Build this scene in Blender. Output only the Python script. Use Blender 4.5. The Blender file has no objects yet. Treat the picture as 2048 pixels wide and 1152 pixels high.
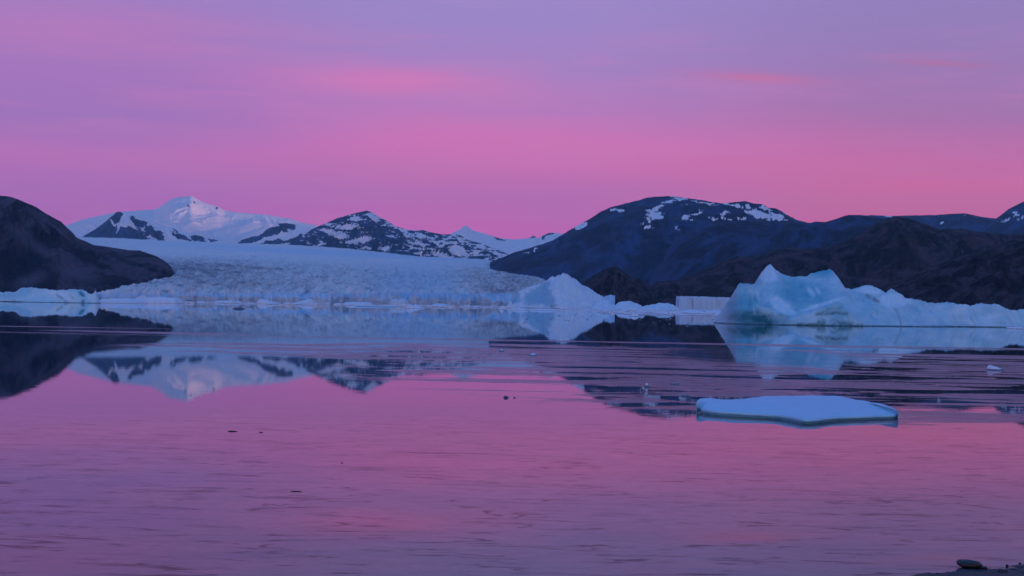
import bpy, math, random
import numpy as np
from math import radians as R

# ------------------------------------------------------------------ camera, sky, sun
scene = bpy.context.scene
F = 50.0 / 36.0 * 2048            # focal length in photo pixels
HORC = 607.0                      # horizon row at the middle column
ROLL = math.atan(0.0171)
CH = 4.0                          # eye height above the water
CR, SR = math.cos(ROLL), math.sin(ROLL)

cam_d = bpy.data.cameras.new('camera')
cam = bpy.data.objects.new('camera', cam_d)
scene.collection.objects.link(cam)
scene.camera = cam
cam_d.lens = 50; cam_d.sensor_width = 36; cam_d.sensor_fit = 'HORIZONTAL'
cam_d.shift_y = (HORC - 576) / 2048
cam_d.clip_start = 0.1; cam_d.clip_end = 60000
cam.location = (0, 0, CH)
from mathutils import Matrix
cam.matrix_world = Matrix.Translation((0, 0, CH)) @ Matrix.Rotation(math.pi / 2, 4, 'X') @ Matrix.Rotation(ROLL, 4, 'Z')

scene.view_settings.view_transform = 'Standard'
scene.view_settings.look = 'None'
scene.view_settings.exposure = 0.0
scene.view_settings.gamma = 1.0
scene.render.engine = 'CYCLES'
scene.cycles.max_bounces = 6
scene.cycles.diffuse_bounces = 2
scene.cycles.glossy_bounces = 3
scene.cycles.volume_bounces = 0
scene.cycles.use_denoising = True
scene.cycles.denoising_input_passes = "RGB_ALBEDO_NORMAL"
scene.cycles.denoising_prefilter = "ACCURATE"
scene.cycles.use_adaptive_sampling = False
scene.cycles.sample_clamp_indirect = 2.0
scene.cycles.caustics_reflective = False
scene.cycles.caustics_refractive = False


def lin(h):
    h = h.lstrip('#')
    out = []
    for i in (0, 2, 4):
        c = int(h[i:i + 2], 16) / 255
        out.append(c / 12.92 if c <= 0.04045 else ((c + 0.055) / 1.055) ** 2.4)
    return tuple(out)


class NT:
    """small helper for node trees"""
    def __init__(s, tree):
        s.t = tree; s.n = tree.nodes; s.l = tree.links
    def new(s, typ, **kw):
        nd = s.n.new(typ)
        for k, v in kw.items():
            setattr(nd, k, v)
        return nd
    def put(s, sock, v):
        if isinstance(v, bpy.types.NodeSocket):
            s.l.new(v, sock)
        elif v is not None:
            if hasattr(sock, 'default_value') and isinstance(v, (tuple, list)) and len(v) == 3 and sock.type == 'RGBA':
                v = (*v, 1)
            sock.default_value = v
    def m(s, op, a, b=None, c=None, clamp=False):
        nd = s.new('ShaderNodeMath', operation=op, use_clamp=clamp)
        s.put(nd.inputs[0], a)
        if b is not None: s.put(nd.inputs[1], b)
        if c is not None: s.put(nd.inputs[2], c)
        return nd.outputs[0]
    def mix(s, f, a, b, blend='MIX'):
        nd = s.new('ShaderNodeMix', data_type='RGBA', blend_type=blend)
        s.put(nd.inputs['Factor'], f)
        s.put(nd.inputs[6], a); s.put(nd.inputs[7], b)
        return nd.outputs[2]
    def smooth(s, v, a, b, lo=0.0, hi=1.0):
        nd = s.new('ShaderNodeMapRange', interpolation_type='SMOOTHSTEP')
        s.put(nd.inputs[0], v); s.put(nd.inputs[1], a); s.put(nd.inputs[2], b)
        nd.inputs[3].default_value = lo; nd.inputs[4].default_value = hi
        return nd.outputs[0]
    def ramp(s, f, stops, interp='EASE'):
        nd = s.new('ShaderNodeValToRGB')
        cr = nd.color_ramp; cr.interpolation = interp
        while len(cr.elements) < len(stops): cr.elements.new(0.5)
        for e, (p, c) in zip(cr.elements, stops):
            e.position = p; e.color = (*c, 1)
        s.put(nd.inputs[0], f)
        return nd.outputs[0]
    def scalev(s, vec, sc):
        nd = s.new('ShaderNodeVectorMath', operation='MULTIPLY')
        s.put(nd.inputs[0], vec); nd.inputs[1].default_value = sc
        return nd.outputs[0]
    def noise(s, vec, scale, detail=4, rough=0.55, dist=0.0, w=0.0):
        nd = s.new('ShaderNodeTexNoise')
        if vec is not None: s.put(nd.inputs['Vector'], vec)
        nd.inputs['Scale'].default_value = scale
        nd.inputs['Detail'].default_value = detail
        nd.inputs['Roughness'].default_value = rough
        nd.inputs['Distortion'].default_value = dist
        return nd.outputs[0]


# ---- dusk sky: three azimuth columns of an elevation ramp, soft pink cloud bands
world = bpy.data.worlds.new('World')
scene.world = world
world.use_nodes = True
w = NT(world.node_tree)
for nd in list(w.n): w.n.remove(nd)
tc = w.new('ShaderNodeTexCoord')
sep = w.new('ShaderNodeSeparateXYZ'); w.l.new(tc.outputs['Generated'], sep.inputs[0])
DX, DY, DZ = sep.outputs
el0 = w.m('MULTIPLY', w.m('ARCSINE', DZ), 180 / math.pi)
az = w.m('MULTIPLY', w.m('ARCTAN2', DX, DY), 180 / math.pi)
comb = w.new('ShaderNodeCombineXYZ')
w.put(comb.inputs[0], w.m('MULTIPLY', az, 0.05)); w.put(comb.inputs[1], w.m('MULTIPLY', el0, 0.32))
cv = comb.outputs[0]
warp = w.m('SUBTRACT', w.noise(cv, 1.3, 3, 0.5), 0.5)
el = w.m('ADD', el0, w.m('MULTIPLY', warp, 1.7))
elp = w.m('DIVIDE', el, 90.0)
ZEN = [(20 / 90, (0.26, 0.27, 0.64)), (38 / 90, (0.055, 0.24, 0.71)), (60 / 90, (0.014, 0.225, 0.74)), (1.0, (0.010, 0.21, 0.72))]
colL = [(0.0, '#a469b6'), (3.2, '#a366b5'), (4.6, '#a868b5'), (5.6, '#b26cb5'), (6.9, '#9d70b8'), (8.4, '#a471ba'), (10.0, '#aa76ba'), (12.2, '#9b7dc2')]
colC = [(0.0, '#b864b0'), (3.2, '#b464b0'), (4.4, '#b068b0'), (5.3, '#c26cae'), (6.4, '#cc70b4'), (7.8, '#b579ba'), (9.3, '#a680c1'), (12.2, '#9b86c7')]
colRt = [(0.0, '#c0648f'), (3.7, '#be6595'), (4.8, '#c8689b'), (5.8, '#c169a4'), (7.4, '#aa72ac'), (9.0, '#9e78b4'), (10.5, '#9a7cba'), (12.6, '#9380c0')]
def col(stops):
    # the low sky is seen through many kilometres of haze, so it starts out brighter
    kr = lambda a: np.interp(a, [3.5, 7.0, 10.0, 12.5], [1.70, 1.34, 1.15, 1.12])
    kg = lambda a: np.interp(a, [3.5, 7.0, 12.5], [1.16, 1.13, 1.13])
    kb = lambda a: np.interp(a, [3.5, 7.0, 12.5], [1.16, 1.14, 1.10])
    st = [(a / 90, (lin(c)[0] * kr(a), lin(c)[1] * kg(a), lin(c)[2] * kb(a))) for a, c in stops] + ZEN
    return w.ramp(elp, st, 'LINEAR')
cl, cc, crr = col(colL), col(colC), col(colRt)
base = w.mix(w.smooth(az, -16.0, -2.0), cl, cc)
crr = w.mix(1.0, crr, (0.98, 0.97, 0.94), 'MULTIPLY')
base = w.mix(w.smooth(az, 1.0, 16.0), base, crr)
wc = w.new('ShaderNodeCombineXYZ')
w.put(wc.inputs[0], w.m('MULTIPLY', az, 0.11)); w.put(wc.inputs[1], w.m('ADD', w.m('MULTIPLY', el0, 1.3), w.m('MULTIPLY', az, 0.03)))
wisp = w.noise(wc.outputs[0], 1.0, 7, 0.62, 0.5)
wisp = w.m('MULTIPLY', w.smooth(wisp, 0.45, 0.72), w.smooth(el0, 14.0, 8.0))
base = w.mix(w.m('MULTIPLY', wisp, 0.28), base, (0.78, 0.24, 0.52))
# cloud bands (angular position, size, colour), broken up by noise
cn = w.noise(cv, 3.2, 5, 0.6, 0.3)
def band(base, a0, e0, ra, re, slope, colr, amt):
    da = w.m('DIVIDE', w.m('SUBTRACT', az, a0), ra)
    de = w.m('DIVIDE', w.m('SUBTRACT', w.m('SUBTRACT', el0, e0), w.m('MULTIPLY', w.m('SUBTRACT', az, a0), slope)), re)
    g = w.m('EXPONENT', w.m('MULTIPLY', w.m('ADD', w.m('MULTIPLY', da, da), w.m('MULTIPLY', de, de)), -1.0))
    g = w.m('MULTIPLY', g, w.m('ADD', w.m('MULTIPLY', cn, 1.1), 0.45))
    lc = lin(colr)
    return w.mix(w.m('MULTIPLY', g, amt, clamp=True), base, (lc[0] * 1.3, lc[1] * 1.2, lc[2] * 1.13))
base = band(base, -4.9, 8.75, 5.0, 0.62, -0.01, '#d073b4', 0.85)
base = band(base, -9.0, 5.4, 7.0, 0.55, 0.02, '#c36cb2', 0.55)
base = band(base, -17.5, 10.2, 4.5, 0.8, 0.0, '#b673b6', 0.5)
base = band(base, 3.0, 6.5, 7.5, 0.55, -0.01, '#d06eb0', 0.55)
base = band(base, 12.5, 5.6, 6.0, 0.4, -0.01, '#d26ba2', 0.55)
base = band(base, 9.6, 9.05, 2.5, 0.2, -0.07, '#c06c9f', 0.78)
base = band(base, 16.8, 9.45, 1.9, 0.12, -0.09, '#ab6a9c', 0.8)
base = band(base, 13.0, 4.2, 8.0, 0.35, 0.0, '#cf6a98', 0.4)
# afterglow in the sunset quarter behind the camera
back = w.m('MULTIPLY', w.smooth(DY, -0.05, -0.85), w.smooth(el0, 34.0, 2.0))
base = w.mix(w.m('MULTIPLY', back, 0.85), base, (1.85, 1.32, 1.38))
world.cycles.sampling_method = 'MANUAL'; world.cycles.sample_map_resolution = 2048
bg = w.new('ShaderNodeBackground'); w.put(bg.inputs[0], base); bg.inputs[1].default_value = 1.0
wo = w.new('ShaderNodeOutputWorld'); w.l.new(bg.outputs[0], wo.inputs[0])

# ---- the last sun, very low from the right behind the camera
SUN_EL = 1.2
sun_dir = np.array([0.9, -0.43, 0.0]); sun_dir /= np.linalg.norm(sun_dir)
sd = bpy.data.lights.new('sun', 'SUN')
sd.energy = 4.6; sd.angle = R(1.4); sd.color = (1.0, 0.52, 0.44)
sun = bpy.data.objects.new('sun', sd); scene.collection.objects.link(sun)
from mathutils import Vector
v = Vector((sun_dir[0] * math.cos(R(SUN_EL)), sun_dir[1] * math.cos(R(SUN_EL)), math.sin(R(SUN_EL))))
sun.rotation_euler = v.to_track_quat('Z', 'Y').to_euler()
sun.location = (30, -20, 60)

# ------------------------------------------------------------------ geometry helpers
def ray(px, py):
    """slopes (X/Y, Z/Y) of the sight line through a photo pixel"""
    xc = (np.asarray(px, float) - 1024) / F
    yc = (HORC - np.asarray(py, float)) / F
    return xc * CR - yc * SR, xc * SR + yc * CR
def P(px, py, d):
    a, b = ray(px, py)
    return np.array([a * d, d, CH + b * d])
def G(px, py):
    a, b = ray(px, py)
    d = -CH / b
    return np.array([a * d, d, 0.0])
def proj(x, y, z):
    a = x / y; b = (z - CH) / y
    return 1024 + F * (a * CR + b * SR), HORC - F * (-a * SR + b * CR)

_rs = np.random.RandomState(7)
_perm = _rs.permutation(512); _perm = np.concatenate([_perm, _perm])
_gr = _rs.uniform(0, 2 * np.pi, 512); _gx, _gy = np.cos(_gr), np.sin(_gr)
def perlin(x, y):
    x = np.asarray(x, float); y = np.asarray(y, float)
    xi = np.floor(x).astype(int); yi = np.floor(y).astype(int)
    xf, yf = x - xi, y - yi
    u = xf ** 3 * (xf * (xf * 6 - 15) + 10); v_ = yf ** 3 * (yf * (yf * 6 - 15) + 10)
    def g(ix, iy, dx, dy):
        h = _perm[(_perm[ix & 511] + (iy & 511)) & 511]
        return _gx[h] * dx + _gy[h] * dy
    a = g(xi, yi, xf, yf); b = g(xi + 1, yi, xf - 1, yf)
    c = g(xi, yi + 1, xf, yf - 1); d = g(xi + 1, yi + 1, xf - 1, yf - 1)
    return (a + u * (b - a)) + v_ * ((c + u * (d - c)) - (a + u * (b - a)))
def fbm(x, y, o=5, g=0.5, s=0.0):
    t = 0; a = 1.0; f = 1.0
    for i in range(o):
        t = t + a * perlin(x * f + s + 17.3 * i, y * f - s + 9.1 * i); a *= g; f *= 2.03
    return t
def ridged(x, y, o=5, g=0.5, s=0.0):
    t = 0; a = 1.0; f = 1.0; n = 0
    for i in range(o):
        t = t + a * (1 - 2.2 * np.abs(perlin(x * f + s + 17.3 * i, y * f - s + 9.1 * i))); n += a; a *= g; f *= 2.03
    return t / n
def sstep(v_, a, b):
    t = np.clip((v_ - a) / (b - a), 0, 1)
    return t * t * (3 - 2 * t)

def link(o, parent=None):
    scene.collection.objects.link(o)
    if parent is not None: o.parent = parent
    return o
def mesh(name, V, Fc, mat, attrs=None, smooth=True, parent=None):
    me = bpy.data.meshes.new(name)
    V = np.asarray(V, np.float32); Fc = np.asarray(Fc, np.int32)
    me.vertices.add(len(V)); me.vertices.foreach_set('co', V.ravel())
    k = Fc.shape[1]
    me.loops.add(Fc.size); me.loops.foreach_set('vertex_index', Fc.ravel())
    me.polygons.add(len(Fc))
    me.polygons.foreach_set('loop_start', np.arange(len(Fc), dtype=np.int32) * k)
    me.polygons.foreach_set('loop_total', np.full(len(Fc), k, np.int32))
    me.polygons.foreach_set('use_smooth', np.full(len(Fc), smooth))
    me.update(calc_edges=True)
    for n, d in (attrs or {}).items():
        at = me.attributes.new(n, 'FLOAT', 'POINT'); at.data.foreach_set('value', np.asarray(d, np.float32).ravel())
    me.materials.append(mat)
    return link(bpy.data.objects.new(name, me), parent)
def grid_faces(nr, nc):
    i = np.arange(nr - 1)[:, None] * nc + np.arange(nc - 1)[None, :]
    i = i.ravel()
    return np.stack([i, i + 1, i + nc + 1, i + nc], 1)
def tag(o, label=None, cat=None, group=None, kind=None):
    if label: o['label'] = label
    if cat: o['category'] = cat
    if group: o['group'] = group
    if kind: o['kind'] = kind
    return o

def ell(px, py, lst, warp=0):
    """union of soft rotated ellipses in photo pixels -> >0 inside"""
    m_ = np.full(px.shape, -3.0)
    if warp:
        px, py = (px + warp * (9 * fbm(px / 22, py / 9, 4, 0.55, 3.3) + 3 * perlin(px / 5, py / 3)), py + warp * (3.2 * fbm(px / 16, py / 8, 4, 0.6, 8.8)))
    for e in lst:
        cx, cy, rx, ry = e[:4]; an = R(e[4]) if len(e) > 4 else 0
        dx, dy = px - cx, py - cy
        u_ = (dx * math.cos(an) + dy * math.sin(an)) / rx; v_ = (-dx * math.sin(an) + dy * math.cos(an)) / ry
        m_ = np.maximum(m_, 1 - np.sqrt(u_ * u_ + v_ * v_))
    return m_
def lines(px, py, lst):
    m_ = np.zeros(px.shape)
    for pts, wd, st in lst:
        for (x0, y0), (x1, y1) in zip(pts[:-1], pts[1:]):
            dx, dy = x1 - x0, y1 - y0; L2 = dx * dx + dy * dy + 1e-9
            t = np.clip(((px - x0) * dx + (py - y0) * dy) / L2, 0, 1)
            d = np.hypot(px - x0 - t * dx, py - y0 - t * dy)
            m_ = np.maximum(m_, st * np.exp(-(d / wd) ** 2))
    return m_

# ------------------------------------------------------------------ materials
def material(name):
    m_ = bpy.data.materials.new(name); m_.use_nodes = True
    t = NT(m_.node_tree)
    return m_, t, t.n['Principled BSDF']
def attr(t, n):
    a = t.new('ShaderNodeAttribute'); a.attribute_name = n
    return a.outputs['Fac']
def pos(t):
    return t.new('ShaderNodeNewGeometry').outputs['Position']
def bump(t, p, h, strength, dist):
    b = t.new('ShaderNodeBump'); b.inputs['Strength'].default_value = strength; b.inputs['Distance'].default_value = dist
    t.put(b.inputs['Height'], h); t.l.new(b.outputs[0], p.inputs['Normal'])

def rock_mat(name, dark, light, scale, snow=True, bumpd=3.0, snowcol=(0.92, 0.86, 0.84), lo=0.0, sn_noise=0.9, sn_scale=1.0):
    m_, t, p = material(name)
    q = pos(t)
    n1 = t.noise(q, scale, 6, 0.6, 0.4); n2 = t.noise(q, scale * 6, 5, 0.65)
    c = t.mix(t.smooth(t.m('ADD', t.m('ADD', t.m('MULTIPLY', n1, 0.30), t.m('MULTIPLY', n2, 0.30)), t.m('MULTIPLY', attr(t, 'gully'), 0.40)), 0.36, 0.62), tuple(x * 0.7 for x in dark), tuple(x * 1.5 for x in light))
    c = t.mix(t.smooth(t.noise(q, scale * 22, 5, 0.7), 0.45, 0.7, 0.0, 0.7), c, tuple(x * 0.45 for x in dark))
    c = t.mix(t.m('MULTIPLY', attr(t, 'scree'), 0.9, clamp=True), c, tuple(min(1, 1.6 * x + 0.010) for x in light))
    if snow:
        s_ = t.m('ADD', attr(t, 'snow'), t.m('MULTIPLY', t.m('SUBTRACT', t.noise(q, scale * 5 * sn_scale, 5, 0.65, 0.5), 0.5), sn_noise))
        f = t.smooth(s_, lo - 0.03, lo + 0.16)
        c = t.mix(f, c, snowcol)
    t.put(p.inputs['Base Color'], c)
    p.inputs['Roughness'].default_value = 0.9; p.inputs['Specular IOR Level'].default_value = 0.1
    bump(t, p, t.noise(q, scale * 8, 6, 0.7), 0.8, bumpd)
    return m_

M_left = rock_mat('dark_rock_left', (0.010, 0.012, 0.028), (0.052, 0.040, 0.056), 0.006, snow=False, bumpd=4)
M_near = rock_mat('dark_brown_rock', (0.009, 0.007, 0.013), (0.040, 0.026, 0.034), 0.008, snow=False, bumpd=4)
M_wood = rock_mat('haze_tinted_forested_slope', (0.003, 0.016, 0.046), (0.012, 0.032, 0.085), 0.006, snow=False, bumpd=5)  # haze blue is mixed into the slope colour
M_far = rock_mat('haze_tinted_rock_with_snow', (0.003, 0.018, 0.060), (0.012, 0.038, 0.100), 0.003, bumpd=8, lo=0.0, sn_noise=1.5)  # blue of the distant haze painted into the rock
M_mid = rock_mat('snow_streaked_rock', (0.005, 0.028, 0.080), (0.014, 0.048, 0.115), 0.0022, bumpd=8, lo=0.0, sn_noise=1.6)  # rock colour carries part of the haze blue
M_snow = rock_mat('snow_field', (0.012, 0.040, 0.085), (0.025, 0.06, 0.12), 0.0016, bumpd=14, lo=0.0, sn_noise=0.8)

def glacier_mat():
    m_, t, p = material('glacier_ice')
    q = pos(t)
    qs = t.scalev(q, (1.0, 0.14, 1.0))
    n = t.noise(qs, 0.03, 7, 0.7, 0.6); n2 = t.noise(qs, 0.10, 6, 0.78, 0.8)
    white = t.mix(t.smooth(n, 0.35, 0.7), (0.88, 0.83, 0.79), (0.97, 0.93, 0.86))
    d = t.m('MULTIPLY', attr(t, 'dirt'), t.smooth(t.m('ADD', t.m('MULTIPLY', n2, 0.7), t.m('MULTIPLY', n, 0.3)), 0.36, 0.62))
    c = t.mix(t.m('MULTIPLY', d, 1.2, clamp=True), white, (0.30, 0.23, 0.23))
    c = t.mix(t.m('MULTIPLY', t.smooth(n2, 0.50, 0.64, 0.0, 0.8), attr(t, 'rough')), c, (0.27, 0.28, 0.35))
    c = t.mix(t.m('MULTIPLY', attr(t, 'crack_shade'), 0.9, clamp=True), c, (0.13, 0.19, 0.30))  # cracks, plus shade painted into the crevasse lows
    c = t.mix(t.m('MULTIPLY', attr(t, 'blue'), 0.8, clamp=True), c, (0.50, 0.72, 0.88))
    t.put(p.inputs['Base Color'], c)
    p.inputs['Roughness'].default_value = 0.75; p.inputs['Specular IOR Level'].default_value = 0.2
    bump(t, p, t.noise(qs, 0.12, 6, 0.75, 0.5), 1.0, 5.0)
    return m_
M_glacier = glacier_mat()

def ice_mat(name, white, blue, scale, bumpd, wet=0.22):
    """white firn and clear blue ice (attribute 'tint'), debris ('dirt'), undercut shade painted as a dark waterline band"""
    m_, t, p = material(name)
    q = pos(t)
    n = t.noise(q, scale, 5, 0.6, 0.4)
    f = t.m('ADD', attr(t, 'tint'), t.m('MULTIPLY', t.m('SUBTRACT', n, 0.5), 0.55), clamp=True)
    c = t.mix(f, white, blue)
    c = t.mix(t.m('MULTIPLY', attr(t, 'green'), t.smooth(n, 0.25, 0.6, 0.7, 1.1), clamp=True), c, (0.015, 0.13, 0.15))
    c = t.mix(t.m('MULTIPLY', attr(t, 'dirt'), t.smooth(t.noise(q, scale * 3, 5, 0.7), 0.3, 0.62, 0.3, 1.0), clamp=True), c, (0.12, 0.08, 0.075))
    sp = t.new('ShaderNodeSeparateXYZ'); t.l.new(q, sp.inputs[0])
    zz = t.m('ADD', sp.outputs[2], t.m('MULTIPLY', t.m('SUBTRACT', t.noise(q, scale * 2, 3), 0.5), wet))
    c = t.mix(t.smooth(zz, wet * 0.55, wet, 0.85, 0.0), c, (0.015, 0.07, 0.10))  # wet sets how high the painted undercut shade reaches
    t.put(p.inputs['Base Color'], c)
    p.inputs['Roughness'].default_value = 0.45; p.inputs['Specular IOR Level'].default_value = 0.35
    bump(t, p, t.m('ADD', t.noise(q, scale * 2.5, 6, 0.6, 0.3), t.m('MULTIPLY', t.noise(q, scale * 14, 4, 0.6), 0.15)), 0.6, bumpd)
    return m_
M_berg = ice_mat('blue_berg_ice', (0.50, 0.76, 0.86), (0.11, 0.43, 0.56), 0.22, 1.2, 0.30)
M_wberg = ice_mat('white_berg_ice', (0.64, 0.83, 0.95), (0.28, 0.56, 0.72), 0.22, 3.0, 0.5)
M_box = ice_mat('block_berg_ice', (0.50, 0.72, 0.90), (0.25, 0.52, 0.70), 0.25, 1.5, 0.4)
M_lberg = ice_mat('turquoise_berg_ice', (0.56, 0.76, 0.80), (0.22, 0.55, 0.68), 0.14, 0.9, 0.35)
M_floe = ice_mat('small_ice', (0.62, 0.76, 0.86), (0.35, 0.58, 0.70), 0.4, 0.15, 0.12)
M_slab = ice_mat('floe_ice', (0.34, 0.67, 0.82), (0.07, 0.32, 0.44), 2.2, 0.09, 0.010)
M_dark = ice_mat('dark_dirty_ice', (0.10, 0.12, 0.15), (0.05, 0.09, 0.12), 2.0, 0.1, 0.1)

def stone_mat():
    m_, t, p = material('wet_stone')
    q = pos(t)
    c = t.mix(t.smooth(t.noise(q, 7, 6, 0.65), 0.4, 0.65), (0.005, 0.005, 0.006), (0.016, 0.015, 0.017))
    t.put(p.inputs['Base Color'], c); p.inputs['Roughness'].default_value = 0.5
    bump(t, p, t.noise(q, 22, 6, 0.65), 0.5, 0.02)
    return m_
M_stone = stone_mat()
def gravel_mat():
    m_, t, p = material('dark_gravel')
    q = pos(t)
    vo = t.new('ShaderNodeTexVoronoi'); t.l.new(q, vo.inputs['Vector']); vo.inputs['Scale'].default_value = 22
    c = t.mix(t.smooth(t.noise(vo.outputs['Position'], 3, 2), 0.35, 0.7), (0.006, 0.006, 0.008), (0.034, 0.030, 0.033))
    t.put(p.inputs['Base Color'], c); p.inputs['Roughness'].default_value = 0.6
    bump(t, p, t.m('SUBTRACT', 1.0, vo.outputs['Distance']), 0.9, 0.03)
    return m_
M_gravel = gravel_mat()

def water_mat():
    m_, t, p = material('lake_water')
    q = pos(t)
    sp = t.new('ShaderNodeSeparateXYZ'); t.l.new(q, sp.inputs[0])
    X, Y = sp.outputs[0], sp.outputs[1]
    def blob(cx, cy, rx, ry):
        a = t.m('DIVIDE', t.m('SUBTRACT', X, cx), rx); b = t.m('DIVIDE', t.m('SUBTRACT', Y, cy), ry)
        return t.m('SUBTRACT', 1.0, t.m('SQRT', t.m('ADD', t.m('MULTIPLY', a, a), t.m('MULTIPLY', b, b))))
    # cat's paws of wind ripple and thin new ice lying in streaks across the lake
    s1 = t.noise(t.scalev(q, (0.062, 0.21, 1.0)), 1.0, 8, 0.68, 1.1)
    fine = t.noise(t.scalev(q, (0.35, 1.1, 1.0)), 1.0, 5, 0.65, 0.5)
    s2 = t.noise(t.scalev(q, (0.016, 0.10, 1.0)), 1.0, 5, 0.6, 0.6)
    z1 = t.m('MAXIMUM', blob(26, 92, 36, 46), blob(12, 118, 44, 24))
    z1 = t.m('MAXIMUM', z1, blob(20, 62, 11, 12))
    m1 = t.smooth(t.m('ADD', t.m('MULTIPLY', t.m('MINIMUM', z1, 0.4), 0.16), s1), 0.532, 0.560)
    m1 = t.m('MULTIPLY', m1, t.smooth(z1, -0.06, 0.10))
    m1 = t.m('MULTIPLY', m1, t.m('SUBTRACT', 1.0, t.smooth(blob(21, 118, 11, 26), 0.0, 0.45, 0.0, 0.85)))
    m1 = t.m('MULTIPLY', m1, t.smooth(fine, 0.30, 0.52, 0.35, 1.0))
    z2 = t.m('MAXIMUM', blob(-58, 165, 34, 22), blob(40, 152, 90, 6))
    m2 = t.m('MULTIPLY', t.smooth(s2, 0.50, 0.56), t.smooth(z2, 0.0, 0.25))
    mask = t.m('MAXIMUM', m1, m2)
    # skin of grease ice close to the shore, with darker wisps where it has parted
    near = t.smooth(Y, 62.0, 30.0)
    mott = t.noise(t.scalev(q, (0.30, 0.55, 1.0)), 1.0, 8, 0.72, 0.6)
    mfine = t.noise(t.scalev(q, (1.6, 3.2, 1.0)), 1.0, 5, 0.75, 0.3)
    film = t.m('MULTIPLY', near, t.smooth(t.m('ADD', t.m('MULTIPLY', mott, 0.5), t.m('MULTIPLY', mfine, 0.5)), 0.42, 0.58))
    def wisps(sx, sy, thr, wd, selx, off):
        qo = t.new('ShaderNodeVectorMath', operation='ADD'); t.put(qo.inputs[0], q); qo.inputs[1].default_value = (off, off * 2.1, off)
        wn = t.noise(t.scalev(qo.outputs[0], (sx, sy, 1.0)), 1.0, 3, 0.5, 1.0)
        wl = t.m('ABSOLUTE', t.m('SUBTRACT', wn, 0.5))
        sel = t.smooth(t.noise(t.scalev(qo.outputs[0], (selx, selx * 2.2, 1)), 1.0, 3, 0.6), thr, thr + 0.10)
        return t.m('MULTIPLY', t.smooth(wl, wd, wd * 0.15), sel)
    wisp = t.m('MAXIMUM', wisps(0.12, 0.75, 0.48, 0.024, 0.30, 0.0), t.m('MAXIMUM', wisps(0.22, 1.0, 0.50, 0.026, 0.5, 57.0), wisps(0.45, 1.9, 0.52, 0.05, 0.6, 31.0)))
    patch = t.smooth(t.noise(t.scalev(q, (0.10, 0.62, 1.0)), 1.0, 6, 0.7, 0.4), 0.60, 0.72)
    wisp = t.m('MULTIPLY', t.m('MAXIMUM', wisp, t.m('MULTIPLY', patch, 0.16)), t.smooth(Y, 62.0, 42.0))
    c = t.mix(near, (0.006, 0.014, 0.032), (0.026, 0.060, 0.085))
    c = t.mix(t.m('MULTIPLY', mask, 0.0), c, (0.07, 0.06, 0.10))
    c = t.mix(t.m('MULTIPLY', film, 0.6), c, (0.05, 0.06, 0.085))
    c = t.mix(wisp, c, (0.006, 0.010, 0.02))
    t.put(p.inputs['Base Color'], c)
    t.put(p.inputs['Roughness'], 0.012)
    t.put(p.inputs['IOR'], t.m('SUBTRACT', 1.39, t.m('ADD', t.m('MULTIPLY', wisp, 0.28), t.m('MULTIPLY', film, 0.02))))
    # gentle swell, kept tiny so that reflections stay sharp
    amp = t.m('ADD', t.m('MULTIPLY', mask, 0.5), t.smooth(Y, 400.0, 40.0, 0.02, 0.10))
    h = t.m('MULTIPLY', t.m('ADD', t.noise(t.scalev(q, (0.5, 1.0, 1)), 1.1, 3, 0.5), t.m('MULTIPLY', mott, 0.25)), amp)
    bump(t, p, h, 0.5, 0.02)
    # second, ruffled lobe where the film and the ripples lie
    p2 = t.new('ShaderNodeBsdfPrincipled')
    t.put(p2.inputs['Base Color'], (0.085, 0.075, 0.115))
    p2.inputs['Roughness'].default_value = 0.33; p2.inputs['IOR'].default_value = 1.37
    b2 = t.new('ShaderNodeBump'); b2.inputs['Strength'].default_value = 0.6; b2.inputs['Distance'].default_value = 0.06
    t.put(b2.inputs['Height'], t.noise(t.scalev(q, (1.2, 2.4, 1)), 1.0, 5, 0.65)); t.l.new(b2.outputs[0], p2.inputs['Normal'])
    mx = t.new('ShaderNodeMixShader')
    t.put(mx.inputs[0], t.m('MAXIMUM', t.m('MULTIPLY', mask, 0.78), t.m('MULTIPLY', film, 0.18)))
    t.l.new(p.outputs[0], mx.inputs[1]); t.l.new(p2.outputs[0], mx.inputs[2])
    out = [n for n in t.n if n.type == 'OUTPUT_MATERIAL'][0]
    t.l.new(mx.outputs[0], out.inputs['Surface'])
    return m_
M_water = water_mat()

# ------------------------------------------------------------------ water and sky air
me = bpy.data.meshes.new('water')
wv = []; ys = [-60, 10, 60, 200, 800, 3000, 13000]
for y_ in ys:
    for x_ in (-8500, -2000, -300, 0, 300, 2000, 8500):
        wv.append((x_, y_, 0.0))
water = tag(mesh('water', wv, grid_faces(len(ys), 7), M_water, smooth=False), kind='structure')

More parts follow.
